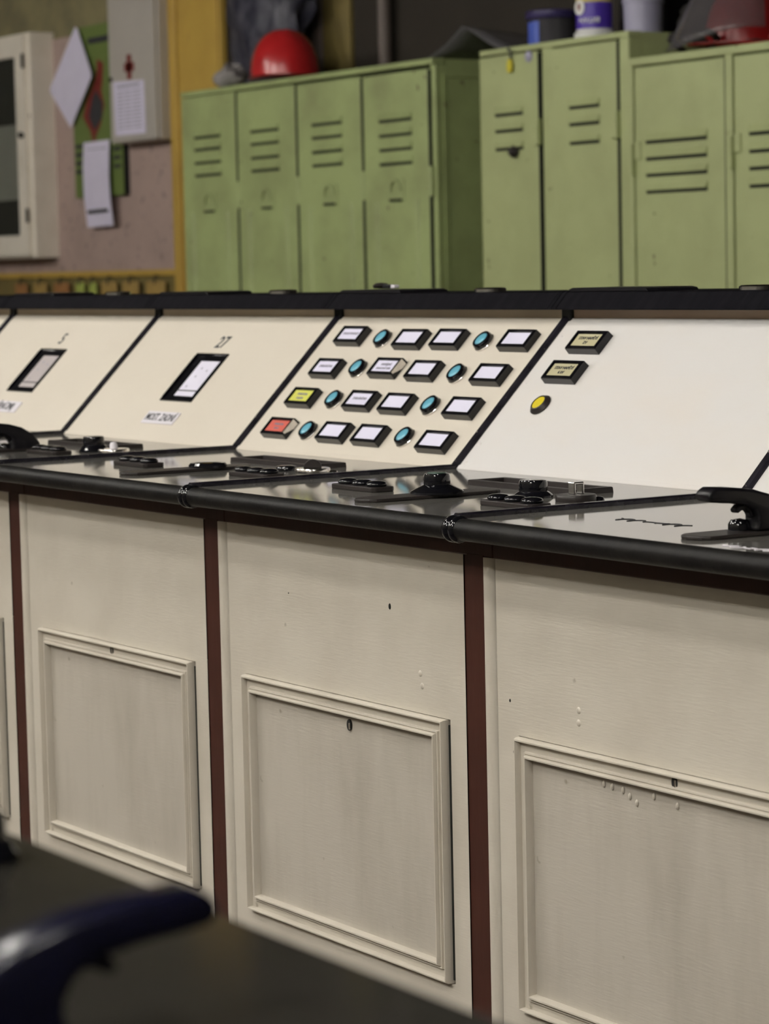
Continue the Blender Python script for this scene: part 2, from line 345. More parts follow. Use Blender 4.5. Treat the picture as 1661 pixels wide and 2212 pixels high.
# ---- chips and blisters in the front paint
def chip(k, u, z, r, m, name, sz=1.0):
    put(MB().lathe([(r, -.0004), (r * .8, .0006), (r * .3, .0010), (.0001, .0011)], n=12, cap=False), name, M_[m], units[k], M=MF @ T((u, z, 0)) @ Matrix.Diagonal((1, sz, 1, 1)), smooth=60)
for k, u, z, r, sz in ((-1, .3715, .7899, .0026, 1.6), (0, .0115, .7084, .0014, 1.5), (0, .0175, .6521, .0014, 1.6), (-1, .140, .785, .0011, 1)): chip(k, u, z, r, 'dark', 'paint_chip', sz)
for k, u, z in ((-1, .4334, .7177), (-1, .4368, .7035), (0, .1366, .7131), (0, .1363, .6996), (0, .52, .72), (0, .518, .705)): chip(k, u, z, .0042, 'cream', 'paint_blister')
for u, z in ((.178, .6405), (.1925, .6395), (.2105, .6385), (.222, .634), (.2336, .6288), (.262, .640), (.30, .636)): chip(0, u, z, .0022, 'cream', 'paint_drip', 1.8)
# ---- indicator lamps and buttons on the sloping panels
LW, LH, LT = .068, .0345, .0118
def lamp(e, u, v, lens='lampwhite', label=None, text=None, chip=False):
    u += .0045; v -= .0022
    prof = [(0, 0), (.0006, LT - .0016), (.0018, LT), (.0052, LT), (.0062, LT - .0028)]
    o = put(MB().frame(-LW/2, LW/2, -LH/2, LH/2, prof), 'indicator_lamp', M_['gloss'] if not chip else M_['gloss'], e, M=MS @ T((u, v, 0)), smooth=25)
    put(MB().frame(-LW/2 + .005, LW/2 - .005, -LH/2 + .005, LH/2 - .005, [(0, 0), (.0004, LT - .0024)], fill=True), 'lamp_window', M_[lens], o)
    if label: o['label'] = label
    if text:
        for i, (s, sz) in enumerate(text):
            put_text(s, sz, M_['ink'] if lens == 'lampcream' else M_['greyink'], 'lamp_lettering', o, T((0.0, (.0035 if len(text) == 2 else .001) - i * .008, LT - .0021)))
    if chip:
        put(MB().prism([(LW/2 - .006, -LH/2 + .002), (LW/2 - .0005, -LH/2 + .004), (LW/2 + .0002, LH/2 - .004), (LW/2 - .003, LH/2 - .006), (LW/2 - .0035, 0)], .001, LT + .0002, flat), 'chipped_corner', M_['chrome'], o)
    return o
def button(e, u, v, lens='blue'):
    o = put(MB().lathe([(.0158, .0012), (.0160, .0060), (.0146, .0098), (.0114, .0102), (.0110, .0084)], n=28, cap=False), 'push_button', M_['gloss'], e, M=MS @ T((u, v, 0)), smooth=35)
    put(MB().lathe([(.0168, 0), (.0168, .0020), (.0160, .0026), (.0150, .0026)], n=28, cap=False), 'collar', M_['chrome'], o, smooth=35)
    put(MB().lathe([(.0112, .007), (.0110, .0092), (.0085, .0104), (.0045, .0110), (.0002, .0112)], n=28, cap=False), 'button_lens', M_[lens], o, smooth=60)
    return o
GRID = [[(0.0887, 0.2357), (0.1817, 0.2301), (0.2582, 0.231), (0.3574, 0.2323), (0.4478, 0.2289), (0.5289, 0.2325)],
        [(0.0904, 0.1682), (0.1781, 0.1694), (0.2527, 0.1731), (0.3557, 0.1702), (0.444, 0.1663), (0.5251, 0.1676)],
        [(0.0873, 0.1079), (0.1792, 0.1062), (0.2529, 0.1076), (0.352, 0.106), (0.4395, 0.1051), (0.5201, 0.1048)],
        [(0.0877, 0.0464), (0.1748, 0.0438), (0.248, 0.0452), (0.3457, 0.0449), (0.4352, 0.0452), (0.517, 0.0418)]]
TX = {(0, 0): [('POHOTOVOST', .0062)], (1, 0): [('ZVEDÁNÍ MO', .0062)], (1, 2): [('NAPÁJENÍ', .0060), ('KONCOVÝ SPÍN', .0052)], (2, 2): [('ZVEDÁNÍ MO', .0062)],
      (2, 0): [('PORUCHA', .0058), ('POJEZD', .0055)], (3, 0): [('PORUCHA', .0055), ('STOP', .0055)]}
for r, row in enumerate(GRID):
    for c, (u, v) in enumerate(row):
        if c in (1, 4): button(units[-2], u, v)
        else:
            ln = 'lampyellow' if (r, c) == (2, 0) else 'lampred' if (r, c) == (3, 0) else 'lampwhite'
            lamp(units[-2], u, v, ln, {'lampyellow': 'yellow-green lamp window in black frame', 'lampred': 'red lamp window in chipped black frame'}.get(ln), TX.get((r, c)), chip=(r, c) in ((3, 0), (1, 2)))
lamp(units[-1], .0925, .2315, 'lampcream', 'cream lamp window with two dark text lines', [('STAV NAPĚTÍ', .0068), ('ZV', .0068)])
lamp(units[-1], .0885, .1772, 'lampcream', 'cream lamp window with two dark text lines', [('STAV NAPĚTÍ', .0068), ('6 kV', .0068)])
yb = put(MB().lathe([(.0160, 0), (.0168, .002), (.0125, .0068), (.0108, .0072), (.0104, .0060)], n=28, cap=False), 'push_button', M_['grey'], units[-1], M=MS @ T((.0876, .1188, 0)), smooth=35)
put(MB().lathe([(.0106, .004), (.0104, .0064), (.0002, .0068)], n=28, cap=False), 'button_lens', M_['yellowbtn'], yb, smooth=60)
yb['label'] = 'yellow round button in grey conical bezel'
# paint blisters along the divider of the white panel
for v in (.243, .155, .045, .012):
    put(MB().lathe([(.0035, 0), (.0028, .001), (.0001, .0014)], n=12, cap=False), 'screw_head', M_['white_slope'], units[-1], M=MS @ T((.0165, v, 0)), smooth=60)

# ---- meter windows
def meter(e, num, plate, pap):
    mx0, mx1, my0, my1 = .2465, .3535, .087, .193
    o = put(MB().frame(mx0, mx1, my0, my1, [(0, .0002), (.0005, .0022), (.003, .0022), (.0036, .0008), (.006, .0006)]), 'meter_window', M_['gloss'], e, M=MS, smooth=30)
    put(MB().box(mx0 + .001, mx1 - .001, my0 + .001, my1 - .001, .0001, .0006), 'meter_case', M_['gloss'], o)
    put(MB().box(.281, .343, .099, .176, .0006, .0010), 'meter_paper', M_[pap], o)
    put(MB().box(.279, .344, .1095, .1115, .0008, .0018), 'meter_pointer', M_['ink'], o)
    for (a, b) in ((.300, .158), (.322, .153), (.300, .140), (.296, .118)): put(MB().box(a, a + .004, b, b + .004, .0009, .0012), 'scale_mark', M_['greyink'], o)
    put(MB().box(mx0 + .0015, mx0 + .006, my0 + .006, my1 - .006, .0012, .0036), 'meter_bezel_bar', M_['gloss'], o, bevel=.001)
    put_text(num, .036, M_['ink'], 'stencilled_number', e, MS @ T((.2995, .218, .0003)), .92, 1)
    pl = put(MB().box(.244, .352, .037, .063, 0, .0022), 'nameplate', M_['plate'], e, M=MS, bevel=.0006, seg=1)
    put_text(plate, .021, M_['ink'], 'nameplate_lettering', pl, T((.298, .0495, .0023)), .74, 1)
meter(units[-3], '27', 'MOST. ZADNÍ', 'paper')
meter(units[-4], '5', 'ŘENÍ ZMIJ', 'greypaper')

# ---- desk instruments
def block(e, u, y):
    o = put(MB().prism([(u - .05, y - .012), (u - .046, y - .0165), (u + .046, y - .0165), (u + .05, y - .012), (u + .05, y + .012), (u + .046, y + .0165), (u - .046, y + .0165), (u - .05, y + .012)], DKZ, DKZ + .0062, flat), 'push_button_block', M_['grey'], e, bevel=.001, seg=1)
    for q in (-1, 0, 1):
        put(MB().lathe([(.0118, 0), (.0130, .0015), (.0130, .0032), (.0112, .0052), (.0075, .0064), (.003, .0069), (.0001, .007)], n=24, cap=False), 'domed_button', M_['gloss'], o, M=T((u + q * .0325, y, DKZ + .0062)), smooth=80)
    return o
def lever_plate(e):
    return put(MB().prism(oval(.327, .372, -.028, .172), DKZ, DKZ + .0042, flat), 'lever_plate', M_['grey'], e, bevel=.0012, seg=2)
def knob(e, u, y, rb, rt, zb=DKZ, top=True, hub=.0095, green=False):
    pr = [(rb, 0), (rb, .0025), (rb * .93, .004), (rt * 1.12, hub)]
    if top: pr += [(rt, hub + .001), (rt * 1.02, hub + .0035), (rt, hub + .011), (rt * .93, hub + .014), (rt * .75, hub + .0145), (.0001, hub + .0142)]
    else: pr = [(rb, 0), (rb, .003), (rb * .9, .006), (rb * .6, .0072), (.0001, .0074)]
    o = put(MB().lathe(pr, n=32, cap=False), 'rotary_knob', M_['gloss'], e, M=T((u, y, zb)), smooth=40)
    if green: put(MB().lathe([(rt * .72, hub + .0142), (rt * .7, hub + .0152), (.0001, hub + .0153)], n=24, cap=False), 'knob_cap', mat('dark_green_cap', (.01, .05, .03), .3), o, smooth=50)
    return o
def rotary(e, u, y, m='grey', style=0):
    o = put(MB().lathe([(.0235, 0), (.0238, .001), (.0238, .0068), (.0228, .008), (.0001, .008)], n=32, cap=False), 'rotary_switch', M_[m], e, M=T((u, y, DKZ)), smooth=40)
    if style == 0:
        put(MB().box(-.005, .007, -.0075, -.0045, .008, .0215).box(-.005, .007, .0045, .0075, .008, .0215).box(-.005, .007, -.0075, .0075, .0190, .0225), 'switch_key', M_['chrome'], o, bevel=.0012)
    elif style == 1:
        put(MB().prism([(.0125 * math.cos(math.pi * i / 10), .008 + .0115 * math.sin(math.pi * i / 10)) for i in range(11)], -.0035, .0035, lambda a, b, d: (a * .54 - d * .84, a * .84 + d * .54, b)), 'switch_grip', M_['grey'], o, bevel=.001)
    else:
        put(MB().lathe([(.006, .008), (.006, .014), (.0045, .0175), (.0001, .0185)], n=16, cap=False), 'switch_grip', M_['plate'], o, smooth=50)
    put(MB().lathe([(.007, 0), (.006, .003), (.003, .0042), (.0001, .0044)], n=16, cap=False), 'locking_pin', M_['chrome' if m == 'chrome' else 'gloss'], o, M=T((.008, .027, 0)), smooth=50)
    return o
def tray(e):
    return put(MB().frame(.240, .462, .204, .262, [(0, 0), (.0005, .0060), (.0015, .0068), (.008, .0068), (.009, .0060), (.0095, 0)]), 'card_frame', M_['grey'], e, M=T((0, 0, DKZ)), smooth=25)
HANDLE = [(-.014, .9525), (-.0115, .9595), (-.004, .9635), (.020, .9620), (.045, .9590), (.066, .9530), (.083, .9430), (.095, .9300), (.102, .9167), (.048, .9167), (.051, .9250), (.0505, .9320), (.046, .9385), (.036, .9435), (.020, .9462), (.0045, .9475), (-.008, .9490)]
TRIG = [(.050, .9330), (.047, .9390), (.040, .9445), (.031, .9440), (.0262, .9400), (.0268, .9365), (.0305, .9355), (.034, .9380), (.040, .9390), (.0445, .9350), (.0475, .9290)]
def handle(e, M=None, u=.36, wide=.024, m='black', boss=True):
    o = put(MB().prism(HANDLE, u - wide / 2, u + wide / 2), 'lever_handle', M_[m], e, M=M, bevel=.0055, seg=3)
    for p in o.data.polygons: p.use_smooth = True
    t = put(MB().prism(TRIG, u - .005, u + .005), 'trigger', M_[m], o, bevel=.002, seg=2)
    if boss: put(MB().lathe([(.012, 0), (.012, .006), (.009, .011), (.0001, .012)], n=16, cap=False), 'lever_boss', M_['gloss'], o, M=T((u - .014, .047, .9165)), smooth=40)
    return o
for k in (-1, -2, -3, -4): tray(units[k])
e = units[-1]
block(e, .200, .074); block(e, .531, .069)
lever_plate(e); knob(e, .352, .083, .032, .0158, DKZ + .0042, green=True)
knob(e, .443, .158, .0235, .0168, hub=.0062); rotary(e, .5235, .160)
e = units[-2]
block(e, .203, .075); block(e, .515, .088); lever_plate(e)
knob(e, .352, .105, .0265, .01, DKZ + .0042, top=False); knob(e, .452, .172, .015, .01, top=False); rotary(e, .527, .168, 'chrome', 1)
e = units[-3]
block(e, .203, .075); block(e, .46, .10); lever_plate(e); handle(e, M=T((0, .032, -.003)))
knob(e, .470, .172, .0235, .0165); rotary(e, .545, .168, 'chrome', 2)
e = units[-4]
block(e, .531, .069); lever_plate(e); knob(e, .47, .16, .0235, .0162); rotary(e, .5235, .16)
e = units[0]
lever_plate(e).matrix_local = T((.004, 0, 0)); handle(e)
# engraved mark and chalk scribble on the nearest desktop
def scribble(pts, r, m, name, e):
    put(MB().tube(pts, r, 5), name, M_[m], e)
pts = []
for i in range(60):
    t = i / 59; u = .128 + .118 * t
    a = t * math.pi * 12
    pts.append((u + .005 * math.sin(a), .060 + (.008 if (t < .35 or t > .68) else .002) * math.cos(a), DKZ + .0002))
scribble(pts, .0006, 'ink', 'engraved_mark', e)
pts = []
for i in range(70):
    t = i / 69
    pts.append((.415 + .115 * t + .004 * math.sin(t * 60), -.034 + .0045 * math.cos(t * 47) * (.4 + math.sin(t * 9) ** 2), DKZ + .0002))
scribble(pts, .0005, 'plate', 'chalk_mark', e)

# ---- things fixed to the cap
for k in (-1, -2, -3, -4):
    e = units[k]
    put(MB().prism([(.002, 1.1462), (.006, 1.1500), (.014, 1.1518), (.165, 1.1518), (.176, 1.1500), (.18, 1.1462)], .541, .63, lambda a, b, d: (a, d, b)), 'cap_cover', M_['black'], e, bevel=.001, seg=1)
    put(MB().lathe([(.024, 0), (.024, .0045), (.0215, .0062), (.012, .0066), (.0001, .0066)], n=28, cap=False), 'cap_lamp', M_['chrome'], e, M=T((.333, .60, 1.1462)), smooth=40)
cl = empty('cable_clip', (-1.165, .60, 1.1525), 'small dark metal clip lying on the black console cap', 'clip')
put(MB().lathe([(.0001, 0), (.012, .001), (.014, .005), (.009, .0085), (.0001, .0095)], n=16, cap=False), 'clip_body', M_['grey'], cl, smooth=60)
put(MB().prism([(.006, 0), (.03, 0), (.036, .003), (.034, .0062), (.012, .007)], -.006, .006, lambda a, b, d: (a, d, b)), 'clip_arm', M_['black'], cl, bevel=.001)
put(MB().box(.033, .045, -.005, .005, .0005, .006), 'clip_tip', M_['plate'], cl, bevel=.0015)

# ------------------------------------------------------------------ opposite desk in the foreground
fg = empty('control_desk', (1.2, -1.11, 0), 'dark glossy control desk blurred in the lower left foreground', 'desk')
put(MB().box(-2.2, 1.6, -.46, -.012, .885, .9), 'desktop', mat('foreground_laminate', (.028, .026, .022), .10, spec=.48, var=(.03, .026, .02), vs_=5), fg)
put(MB().prism([(-.014 + .014 * math.cos(a), .886 + .0138 * math.sin(a)) for a in [2 * math.pi * i / 20 for i in range(20)]], -2.2, 1.6), 'nosing', M_['fgblack'], fg, smooth=40)
put(MB().box(-2.2, 1.6, -.44, -.05, .09, .885), 'carcass', M_['cream'], fg)
put(MB().box(-2.2, 1.6, -.42, -.07, 0, .09), 'plinth', M_['black'], fg)
Mh = T((.33 + .36, -.1195, -.005)) @ Matrix.Rotation(math.pi, 4, 'Z')
handle(fg, M=Mh, m='fgblack', boss=False)
knob(fg, -.005, -.052, .022, .016, .9)

# ------------------------------------------------------------------ lockers
def louver(door, x0, x1, z, gm, depth=.009, h=.02):
    mb = MB()
    a = [(x0, 0, z + h), (x1, 0, z + h), (x1 - .004, -depth, z + .003), (x0 + .004, -depth, z + .003), (x0, 0, z), (x1, 0, z), (x1 - .004, -depth, z), (x0 + .004, -depth, z)]
    mb.add(a, [(0, 3, 2, 1), (3, 7, 6, 2), (0, 4, 7, 3), (1, 2, 6, 5)])
    mb.add([a[4], a[5], a[6], a[7]], [(0, 1, 2, 3)], 1)
    mb.box(x0 + .003, x1 - .003, -.0012, .0, z - .009, z + .001, 1)
    put(mb, 'louver', [gm, M_['slot']], door)
YL = 2.9
def locker_door(bank, x0, x1, z0, z1, lx0, lx1, lz, gm, latch=None, ridges=None, lip='none'):
    d = put(MB().box(x0, x1, -.018, .0, z0, z1), 'door', gm, bank, bevel=.003)
    d.location = (0, .0, 0)
    off = -.018
    def sub(mb, name, m, **kk): 
        o = put(mb, name, m, d, **kk); return o
    for z in lz:
        mb_door = d
        n0 = len(d.children)
        louver(d, lx0, lx1, z, gm)
        d.children[-1].location = (0, off, 0)
    sub(MB().box(x1 - .001, x1 + .004, -.0165, .0, z0 + .004, z1 - .004), 'edge_gap_shade', M_['slot'])  # shade between neighbouring doors, painted as a black strip on the edge
    if ridges:
        for rx in ridges:
            sub(MB().prism([(rx - .009, off + .001), (rx - .003, off - .009), (rx + .003, off - .009), (rx + .009, off + .001)], .12, 1.395, lambda a, b, dd: (a, b, dd)), 'pressed_ridge', gm, smooth=60)
    if latch:
        lx, lz_ = latch
        lp = sub(MB().box(lx - .042, lx + .042, off - .003, off, lz_ - .036, lz_ + .034), 'latch_plate', gm, bevel=.002)
        pts = [(lx - .004 + .027 * math.cos(a), off - .006, lz_ + .002 + .027 * math.sin(a)) for a in [math.pi * (-.05 + 1.15 * i / 12) for i in range(13)]]
        sub(MB().tube(pts, .0045, 8), 'latch_ring', gm, smooth=60)
        sub(MB().box(lx - .036, lx + .03, off - .008, off, lz_ - .034, lz_ - .027), 'latch_bar', M_['slot'])
    return d
# bank of four narrow doors, left
x0b, x1b = -5.99, -4.405
bk = empty('locker_bank', ((x0b + x1b) / 2, YL, 0), 'green steel locker bank with four narrow doors beside the yellow post', 'locker', 'green steel lockers')
cx = (x0b + x1b) / 2; g = M_['green']
put(MB().box(x0b - cx, x1b - cx, .03, .48, .06, 1.812), 'carcass', g, bk)
put(MB().box(x0b - cx + .01, x1b - cx - .03, .012, .031, .09, 1.79), 'interior', M_['dark'], bk)
put(MB().box(x0b - cx - .003, x1b - cx + .003, -.018, .03, 1.796, 1.814), 'top_rail', g, bk, bevel=.003)
put(MB().box(x1b - cx - .028, x1b - cx, -.006, .03, .06, 1.796), 'end_post', g, bk, bevel=.002)
put(MB().box(x0b - cx, x1b - cx, 0, .03, .06, .1), 'bottom_rail', g, bk)
for q in range(4): put(MB().box(x0b - cx + .02 + q * .5, x0b - cx + .06 + q * .5, .02, .46, 0, .06), 'foot', g, bk)
for i, (a, b) in enumerate(((-5.988, -5.610), (-5.596, -5.214), (-5.200, -4.812), (-4.797, -4.432))):
    lz = (1.655, 1.613, 1.567, 1.524) if i < 3 else (1.643, 1.598, 1.554, 1.51)
    l0 = a + .088
    dd = locker_door(bk, a - cx, b - cx, .1, 1.793 - .003 * i, l0 - cx, l0 + .19 - cx, lz, g, ((a + b) / 2 + .005 - cx, 1.425), ((a + .072 - cx), (b - .062 - cx)))
    put(MB().tube([(b - cx + .006, -.012, 1.40), (b - cx + .006, -.012, 1.49)], .008, 8), 'hinge', g, bk)
# recessed side panel edging
sp = MB().frame(.02, .47, .08, 1.77, [(0, 0), (.0, .004), (.012, .004), (.014, 0)])
put(sp.xf(Matrix(((0, 0, 1, x1b - cx), (1, 0, 0, 0), (0, 1, 0, 0), (0, 0, 0, 1)))), 'side_panel_edge', g, bk)

# pair of taller narrow lockers, middle
g = M_['green2']
x0b, x1b = -4.157, -3.447; cx = (x0b + x1b) / 2
bk = empty('locker_bank', (cx, YL, 0), 'pair of light green steel lockers with key hanging from one door', 'locker', 'green steel lockers')
put(MB().box(x0b - cx, x1b - cx, .03, .48, .06, 1.812), 'carcass', g, bk)
put(MB().box(x0b - cx + .01, x1b - cx - .03, .012, .031, .09, 1.79), 'interior', M_['dark'], bk)
put(MB().box(x0b - cx, x1b - cx, -.016, .03, 1.797, 1.814), 'top_rail', g, bk, bevel=.003)
put(MB().box(-3.490 - cx, x1b - cx, -.016, .03, .06, 1.797), 'end_post', g, bk, bevel=.004)
put(MB().box(-3.852 - cx, -3.800 - cx, -.012, .03, .06, 1.797), 'middle_post', g, bk, bevel=.003)
put(MB().box(x0b - cx, x1b - cx, 0, .03, .06, .1), 'bottom_rail', g, bk)
for q in (0, 1): put(MB().box(x0b - cx + .02 + q * .6, x0b - cx + .07 + q * .6, .02, .46, 0, .06), 'foot', g, bk)
for i, (a, b, l0) in enumerate(((-4.155, -3.866, -4.080), (-3.794, -3.500, -3.719))):
    locker_door(bk, a - cx, b - cx, .1, 1.792, l0 - cx, l0 + .143 - cx, (1.625, 1.578, 1.526), g)
    put(MB().box(b - cx - .016, b - cx + .012, -.030, -.014, 1.525, 1.60), 'door_catch', g, bk, bevel=.003)
put(MB().lathe([(.016, 0), (.016, .004), (.009, .008), (.0001, .008)], n=16, cap=False).xf(MF), 'lock_cylinder', M_['bucket'], bk, M=T((-3.904 - cx, -.018, 1.779)), smooth=40)
put(MB().lathe([(.016, 0), (.018, .01), (.010, .022), (.0001, .024)], n=16, cap=False).xf(MF), 'pull_knob', M_['grey'], bk, M=T((-3.978 - cx, -.018, 1.512)), smooth=40)
ky = empty('key', (-3.99, YL - .026, 1.79), 'small key with yellow tag hanging on a light green locker door', 'key')
put(MB().tube([(-.006, 0, .012), (0, -.004, .018), (.006, 0, .008), (.004, 0, -.016)], .0035, 6), 'key_ring', M_['ink'], ky)
put(MB().prism([(-.010, -.05), (.010, -.05), (.014, -.03), (.008, -.012), (-.006, -.012), (-.012, -.03)], -.004, .004, lambda a, b, d: (a, d, b)), 'key_tag', M_['keyy'], ky, bevel=.002)

# wide lockers, right
x0b, x1b = -3.444, -2.60; cx = (x0b + x1b) / 2
bk = empty('locker_bank', (cx, YL, 0), 'lower green locker bank with two wide louvred doors at right picture edge', 'locker', 'green steel lockers')
put(MB().box(x0b - cx, x1b - cx, .03, .48, .06, 1.737), 'carcass', g, bk)
put(MB().box(x0b - cx + .005, x1b - cx - .01, .012, .031, .09, 1.72), 'interior', M_['dark'], bk)
put(MB().box(x0b - cx, x1b - cx, -.02, .03, 1.716, 1.738), 'top_rail', g, bk, bevel=.003)
put(MB().box(x0b - cx, -3.427 - cx, -.02, .03, .06, 1.716), 'end_post', g, bk, bevel=.002)
put(MB().box(-3.040 - cx, -3.012 - cx, -.02, .03, .06, 1.716), 'middle_post', g, bk, bevel=.002)
put(MB().box(-2.625 - cx, x1b - cx, -.02, .03, .06, 1.716), 'end_post', g, bk, bevel=.002)
put(MB().box(x0b - cx, x1b - cx, 0, .03, .06, .1), 'bottom_rail', g, bk)
for q in (0, 1): put(MB().box(x0b - cx + .02 + q * .7, x0b - cx + .07 + q * .7, .02, .46, 0, .06), 'foot', g, bk)
for a, b, l0 in ((-3.421, -3.046, -3.376), (-3.006, -2.630, -2.950)):
    locker_door(bk, a - cx, b - cx, .1, 1.711, l0 - cx, l0 + .262 - cx, (1.512, 1.467, 1.423, 1.378), g)
    put(MB().box(a - cx - .010, a - cx + .002, -.032, -.014, 1.42, 1.505), 'hinge', g, bk, bevel=.002)
    put(MB().box(a - cx + .002, a - cx + .028, -.024, -.014, 1.462, 1.512), 'door_catch', g, bk, bevel=.004)

# ------------------------------------------------------------------ things on top of the lockers
def helmet(name, loc, r, h, rz, m, label, visor=None):
    e = empty(name, loc, label, 'helmet', 'red hard hats', rz)
    n, k = 28, 9; vs_ = []; fs = []
    for j in range(k + 1):
        t = j / k * math.pi / 2
        for i in range(n):
            a = 2 * math.pi * i / n
            rr = r * math.cos(t) ** .8 * (1 + .10 * math.cos(a) ** 2)
            zz = h * (.16 + .84 * math.sin(t)) + (.006 * math.exp(-(math.sin(a) / .18) ** 2) * math.sin(t * 2))
            vs_.append((rr * math.cos(a), rr * math.sin(a) * .92, zz))
    fs = [(j*n + i, j*n + (i+1) % n, (j+1)*n + (i+1) % n, (j+1)*n + i) for j in range(k) for i in range(n)]
    put(MB().add(vs_, fs), 'shell', m, e, smooth=80)
    # brim with longer peak at local +x
    br = []; 
    for i in range(n):
        a = 2 * math.pi * i / n; c, s = math.cos(a), math.sin(a)
        ri = r * (1 + .10 * c * c); ro = ri + (.045 * max(0, c) ** 2 + .004)
        zi = h * .16; zo = h * .16 - .012 * max(0, c) ** 2 - .006 + .016 * max(0, c)
        br += [(ri * c, ri * s * .92, zi), (ro * c, ro * s * .92, zo), (ro * c, ro * s * .92, zo - .004), (ri * c * .97, ri * s * .9, zi - .012)]
    fb = [(i*4 + q, i*4 + (q+1) % 4, ((i+1) % n)*4 + (q+1) % 4, ((i+1) % n)*4 + q) for i in range(n) for q in range(4)]
    put(MB().add(br, fb), 'brim', m, e, smooth=40)
    put(MB().lathe([(r * .86, 0), (r * .92, h * .02), (r * .94, h * .16), (r * .9, h * .2)], n=24), 'headband', M_['glove'], e, smooth=50)
    return e
helmet('hard_hat', (-5.535, 3.04, 1.814), .128, .186, R(-20), M_['red'], 'red hard hat on the four-door green lockers')
h2 = helmet('hard_hat', (-3.225, 3.115, 1.7385), .105, .185, R(245), M_['red'], 'red hard hat with smoky face shield on the right-hand lockers')
# face shield: curved translucent sheet in front of the hat
n, k = 14, 6; vs_ = []
for j in range(k + 1):
    for i in range(n + 1):
        a = R(-95) + R(190) * i / n; t = j / k
        rr = .132 + .068 * t
        vs_.append((rr * math.cos(a) + .02 * t, rr * math.sin(a) * .95, .185 - .178 * t + .05 * t * (math.sin(a) ** 2)))
fs = [(j*(n+1) + i, j*(n+1) + i + 1, (j+1)*(n+1) + i + 1, (j+1)*(n+1) + i) for j in range(k) for i in range(n)]
vz_ = put(MB().add(vs_, fs), 'face_shield', M_['visor'], h2, smooth=80)
sd = vz_.modifiers.new('solid', 'SOLIDIFY'); sd.thickness = .002
put(MB().tube([(.15 + .05 * math.sin(i * .6), -.10 + i * .02, .018 + .035 * abs(math.sin(i * .45))) for i in range(11)], .010, 8), 'chin_strap', M_['glove'], h2, smooth=60)
h3 = helmet('hard_hat', (-2.90, 3.06, 1.7385), .118, .185, R(-30), M_['red2'], 'bright red hard hat cut off by the right picture edge')
put(MB().lathe([(.012, 0), (.012, .006), (.0001, .008)], n=12, cap=False), 'rivet', M_['plate'], h3, M=T((-.112, -.03, .09)) @ Matrix.Rotation(R(-80), 4, 'Y'), smooth=40)

# bent smoky sheet bridging the gap between two lockers
sh = []
prof = [(0, .006), (.12, .045), (.22, .085), (.25, .095), (.36, .070), (.50, .030), (.58, .006)]
nx = len(prof); vs_ = []
for j in range(5):
    for (d, zz) in prof: vs_.append((-4.56 + d * .74, 2.96 + j * .07 + .02 * math.sin(d * 9), 1.8145 + zz * (1 - .06 * j)))
fs = [(j*nx + i, j*nx + i + 1, (j+1)*nx + i + 1, (j+1)*nx + i) for j in range(4) for i in range(nx - 1)]
so = tag(put(MB().add(vs_, fs), 'plastic_sheet', M_['sheet'], smooth=40), 'bent dark smoky plastic sheet lying across the locker tops', 'sheet')
m_ = so.modifiers.new('solid', 'SOLIDIFY'); m_.thickness = .003

ct = empty('storage_tub', (-4.03, 3.06, 1.814), 'smoky round tub with navy lid and blue label on locker top', 'tub')
put(MB().lathe([(.064, 0), (.068, .004), (.070, .085), (.072, .09)], n=32), 'tub_body', M_['smokyjar'], ct, smooth=40)
put(MB().lathe([(.077, .086), (.079, .089), (.079, .106), (.075, .110), (.0001, .110)], n=32, cap=False), 'lid', M_['bluelid'], ct, smooth=40)
lb = MB(); n = 10; vs_ = []
for i in range(n + 1):
    a = R(215) + R(75) * i / n
    vs_ += [(.0722 * math.cos(a), .0722 * math.sin(a), .012), (.0722 * math.cos(a), .0722 * math.sin(a), .078)]
put(lb.add(vs_, [(2*i, 2*i+2, 2*i+3, 2*i+1) for i in range(n)]), 'tub_label', M_['bluelabel'], ct, smooth=60)
bc = empty('carry_case', (-3.80, 3.28, 1.814), 'black case behind the upturned white jar on locker top', 'case')
put(MB().box(-.12, .10, -.07, .07, 0, .30), 'case_body', M_['black'], bc, bevel=.02, seg=3)
put(MB().box(-.13, .11, -.076, .076, .19, .215), 'case_band', M_['black'], bc, bevel=.008)
put(MB().tube([(-.05, 0, .30), (-.05, 0, .335), (.04, 0, .335), (.04, 0, .30)], .009, 8), 'case_handle', M_['black'], bc)

jr = empty('upturned_jar', (-3.775, 3.02, 1.814), 'white jar with violet and yellow label standing upside down on locker top', 'jar')
put(MB().lathe([(.056, 0), (.059, .003), (.059, .022), (.055, .026), (.0001, .026)], n=32), 'screw_cap', M_['enamel'], jr, smooth=40)
put(MB().lathe([(.048, .024), (.052, .032), (.052, .19), (.048, .20), (.0001, .20)], n=32, cap=False), 'jar_body', M_['enamel'], jr, smooth=40)
def wrap(r, a0, a1, z0, z1, name, m, parent, n=14):
    vs_ = []
    for i in range(n + 1):
        a = R(a0) + R(a1 - a0) * i / n
        vs_ += [(r * math.cos(a), r * math.sin(a), z0), (r * math.cos(a), r * math.sin(a), z1)]
    return put(MB().add(vs_, [(2*i, 2*i+2, 2*i+3, 2*i+1) for i in range(n)]), name, m, parent, smooth=60)
wrap(.0524, 215, 395, .034, .108, 'violet_label', M_['purple'], jr)
wrap(.0524, 215, 395, .108, .17, 'yellow_label', M_['yellowlabel'], jr)
va = R(-33)          # the side of the jar that faces the console
def on_jar(mb, name, m, ang, z):
    a = R(ang)
    Mx = Matrix(((-math.sin(a), 0, math.cos(a), .0526 * math.cos(a)), (math.cos(a), 0, math.sin(a), .0526 * math.sin(a)), (0, 1, 0, z), (0, 0, 0, 1)))
    return put(mb, name, m, jr, M=Mx)
on_jar(MB().lathe([(.022, 0), (.022, .0006), (.0001, .0008)], n=20, cap=False), 'label_disc', M_['enamel'], 270, .094)
